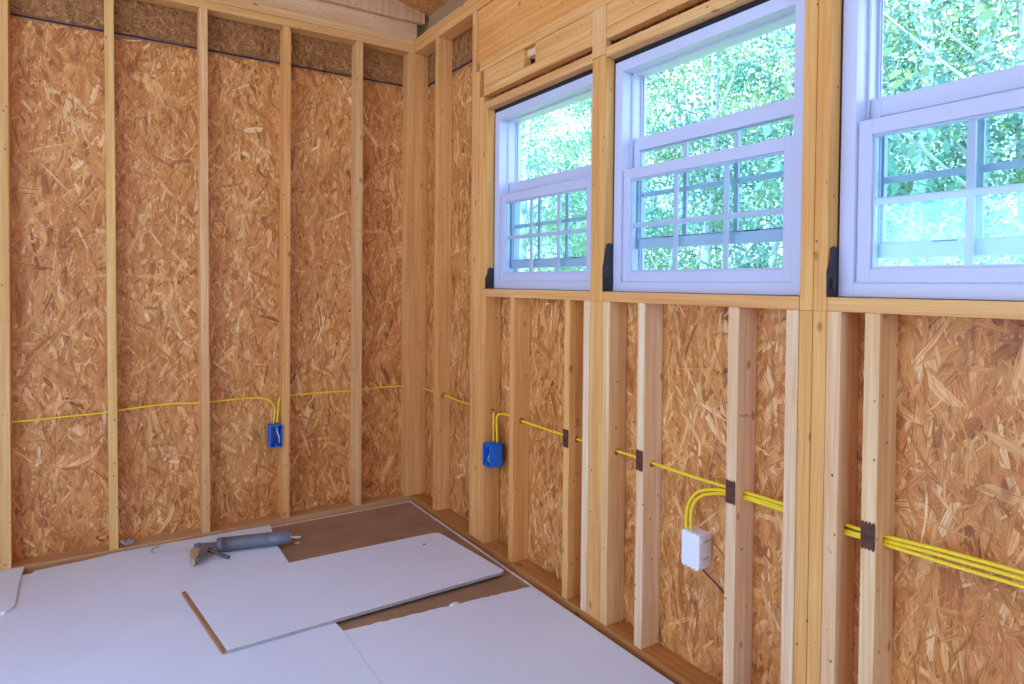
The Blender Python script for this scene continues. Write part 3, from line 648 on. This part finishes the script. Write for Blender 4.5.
# ------------------------------------------------------------------ outside: ground and trees
GR = -3.0
bm = bmesh.new(); n = 24
vs = [[bm.verts.new((XR+.3+50*i/n, -12+62*j/n, GR+Z0+.25*math.sin(i*1.3+j*.7))) for j in range(n+1)] for i in range(n+1)]
for i in range(n):
    for j in range(n): bm.faces.new((vs[i][j], vs[i+1][j], vs[i+1][j+1], vs[i][j+1]))
o = from_bm('floor_outside', bm, [plain('forest_grass', (.16, .30, .10), .9, noise=.4, scale=2)], None, True); tag(o, 'green grassy ground outside under the trees', 'ground', kind='structure'); o.name = 'ground'
def foliage_mesh(seed, h0, h1, rad, ncl, nl, ls, hue):
    rng = np.random.default_rng(seed); cen = []
    for _ in range(ncl):
        h = rng.uniform(h0, h1); rr2 = rad*(1-.55*(h-h0)/(h1-h0))*np.sqrt(rng.uniform(.03, 1)); a = rng.uniform(0, 2*np.pi)
        cen.append((rr2*np.cos(a), rr2*np.sin(a), h, rng.uniform(.12, .34)))
    cen = np.array(cen); n = ncl*nl; ci = np.repeat(np.arange(ncl), nl)
    p = cen[ci, :3] + rng.normal(0, 1, (n, 3))*cen[ci, 3:4]*np.array([1, 1, .55])
    d1 = rng.normal(0, 1, (n, 3)); d1 /= np.linalg.norm(d1, axis=1)[:, None]
    d2 = np.cross(d1, rng.normal(0, 1, (n, 3))); d2 /= np.linalg.norm(d2, axis=1)[:, None]
    s = rng.uniform(.6, 1.3, n)[:, None]*ls
    V = np.stack([p-d1*s, p+d2*s*.55, p+d1*s, p-d2*s*.55], 1).reshape(-1, 3)
    pal = np.array([(.30, .46, .25), (.20, .40, .27), (.12, .34, .27), (.40, .55, .25), (.20, .38, .35)])
    cc = pal[rng.choice(5, ncl, p=hue)][ci]*rng.uniform(.75, 1.25, (n, 1)); cc = np.repeat(cc, 4, axis=0)
    me = bpy.data.meshes.new('foliage'); me.from_pydata(V.tolist(), [], np.arange(4*n).reshape(-1, 4).tolist())
    at = me.color_attributes.new('chip', 'FLOAT_COLOR', 'POINT'); at.data.foreach_set('color', np.hstack([cc, np.ones((4*n, 1))]).astype(np.float32).ravel())
    me.materials.append(LEAF)
    return me, cen
protos = []
for sdd, (h0, h1, rad, ncl, nl, ls, hue, tr) in enumerate([(2.0, 9.5, 1.7, 120, 115, .032, (.3, .25, .15, .2, .1), .075), (3.2, 10.5, 1.3, 80, 110, .030, (.2, .2, .3, .1, .2), .085), (1.2, 7.5, 1.9, 120, 115, .034, (.15, .3, .25, .1, .2), .06)]):
    me, cen = foliage_mesh(40+sdd, h0, h1, rad, ncl, nl, ls, hue)
    bm = bmesh.new(); r = random.Random(sdd); H = h1-.3
    tp = [Vector((.12*math.sin(k*.9+sdd), .10*math.cos(k*1.1+sdd), H*k/10)) for k in range(11)]
    add_tube(bm, tp, [tr*(1-.75*k/10) for k in range(11)], 9)
    for k in range(0, len(cen), 5):
        c = cen[k]; z = max(.6, c[2]-.5); i = min(9, int(z/H*10)); base = tp[i]
        add_tube(bm, smooth_path([base, (base+Vector(c[:3]))/2+Vector((0, 0, -.05)), Vector(c[:3])], 3), [.018, .016, .014, .012, .010, .008, .005], 5)
    tm = bpy.data.meshes.new('trunk'); bm.to_mesh(tm); bm.free(); tm.materials.append(BARK)
    for p in tm.polygons: p.use_smooth = True
    protos.append((me, tm))
kinds = ('broad leafy tree', 'slim whitish trunked tree', 'low bushy tree')
TREES = [(7.6, 3.15, 1), (8.6, 4.6, 0), (7.3, 6.9, 2), (7.6, 8.6, 0), (6.9, 5.9, 1), (6.9, 3.35, 1), (8.2, 2.9, 1), (7.4, 3.95, 1), (6.6, 2.2, 1), (7.4, 5.2, 2), (8.6, 3.1, 0), (9.4, 6.9, 0), (9.2, 10.4, 2), (6.9, 11.2, 0), (8.4, 13.0, 1), (10.5, 12.6, 0), (10.8, 9.0, 1),
         (11.0, 5.0, 2), (12.0, 7.3, 0), (12.6, 14.2, 2), (11.5, 16.5, 0), (14.0, 10.2, 0), (14.5, 18.5, 2), (13.5, 4.2, 0), (8.9, 15.8, 2), (15.5, 13.4, 1), (4.7, 1.2, 2), (8.1, 0.6, 0), (12.2, 1.0, 1), (6.0, 8.9, 1)]
rows = ('closest to the house', 'in the second row', 'in the middle row', 'in the fourth row', 'at the very back')
seen = {}; LAB = []
order = sorted(range(len(TREES)), key=lambda i: math.atan2(TREES[i][0], TREES[i][1]))
rank = {t: k for k, t in enumerate(order)}
place = lambda k: ('through the first window' if k < 9 else 'through the second window' if k < 18 else 'through the third window')
for i, (x, y, k) in enumerate(TREES):
    row = rows[0 if x < 6.2 else 1 if x < 8 else 2 if x < 10.6 else 3 if x < 13 else 4]
    LAB.append(kinds[k] + ' ' + place(rank[i]) + ', ' + row)
for lab in sorted(set(LAB)):
    same = sorted([i for i in range(len(LAB)) if LAB[i] == lab], key=lambda i: math.atan2(TREES[i][0], TREES[i][1]))
    words = {1: [''], 2: [', left one', ', right one'], 3: [', leftmost', ', middle one', ', rightmost'], 4: [', leftmost', ', second from left', ', third from left', ', rightmost']}[len(same)]
    for i, w_ in zip(same, words): LAB[i] = lab + w_
rt = random.Random(12)
first = True
for i, (x, y, k) in enumerate(TREES):
    me, tm = protos[k]
    e = empty('tree', P(x, y, GR-.05)); e.rotation_euler = (0, 0, rt.uniform(0, 6.28)); s = rt.uniform(.9, 1.12); e.scale = (s, s, s)
    f = bpy.data.objects.new('foliage', me); COL.objects.link(f); f.parent = e
    t = bpy.data.objects.new('trunk', tm); COL.objects.link(t); t.parent = e
    tag(e, LAB[i], 'tree', 'trees outside the windows')
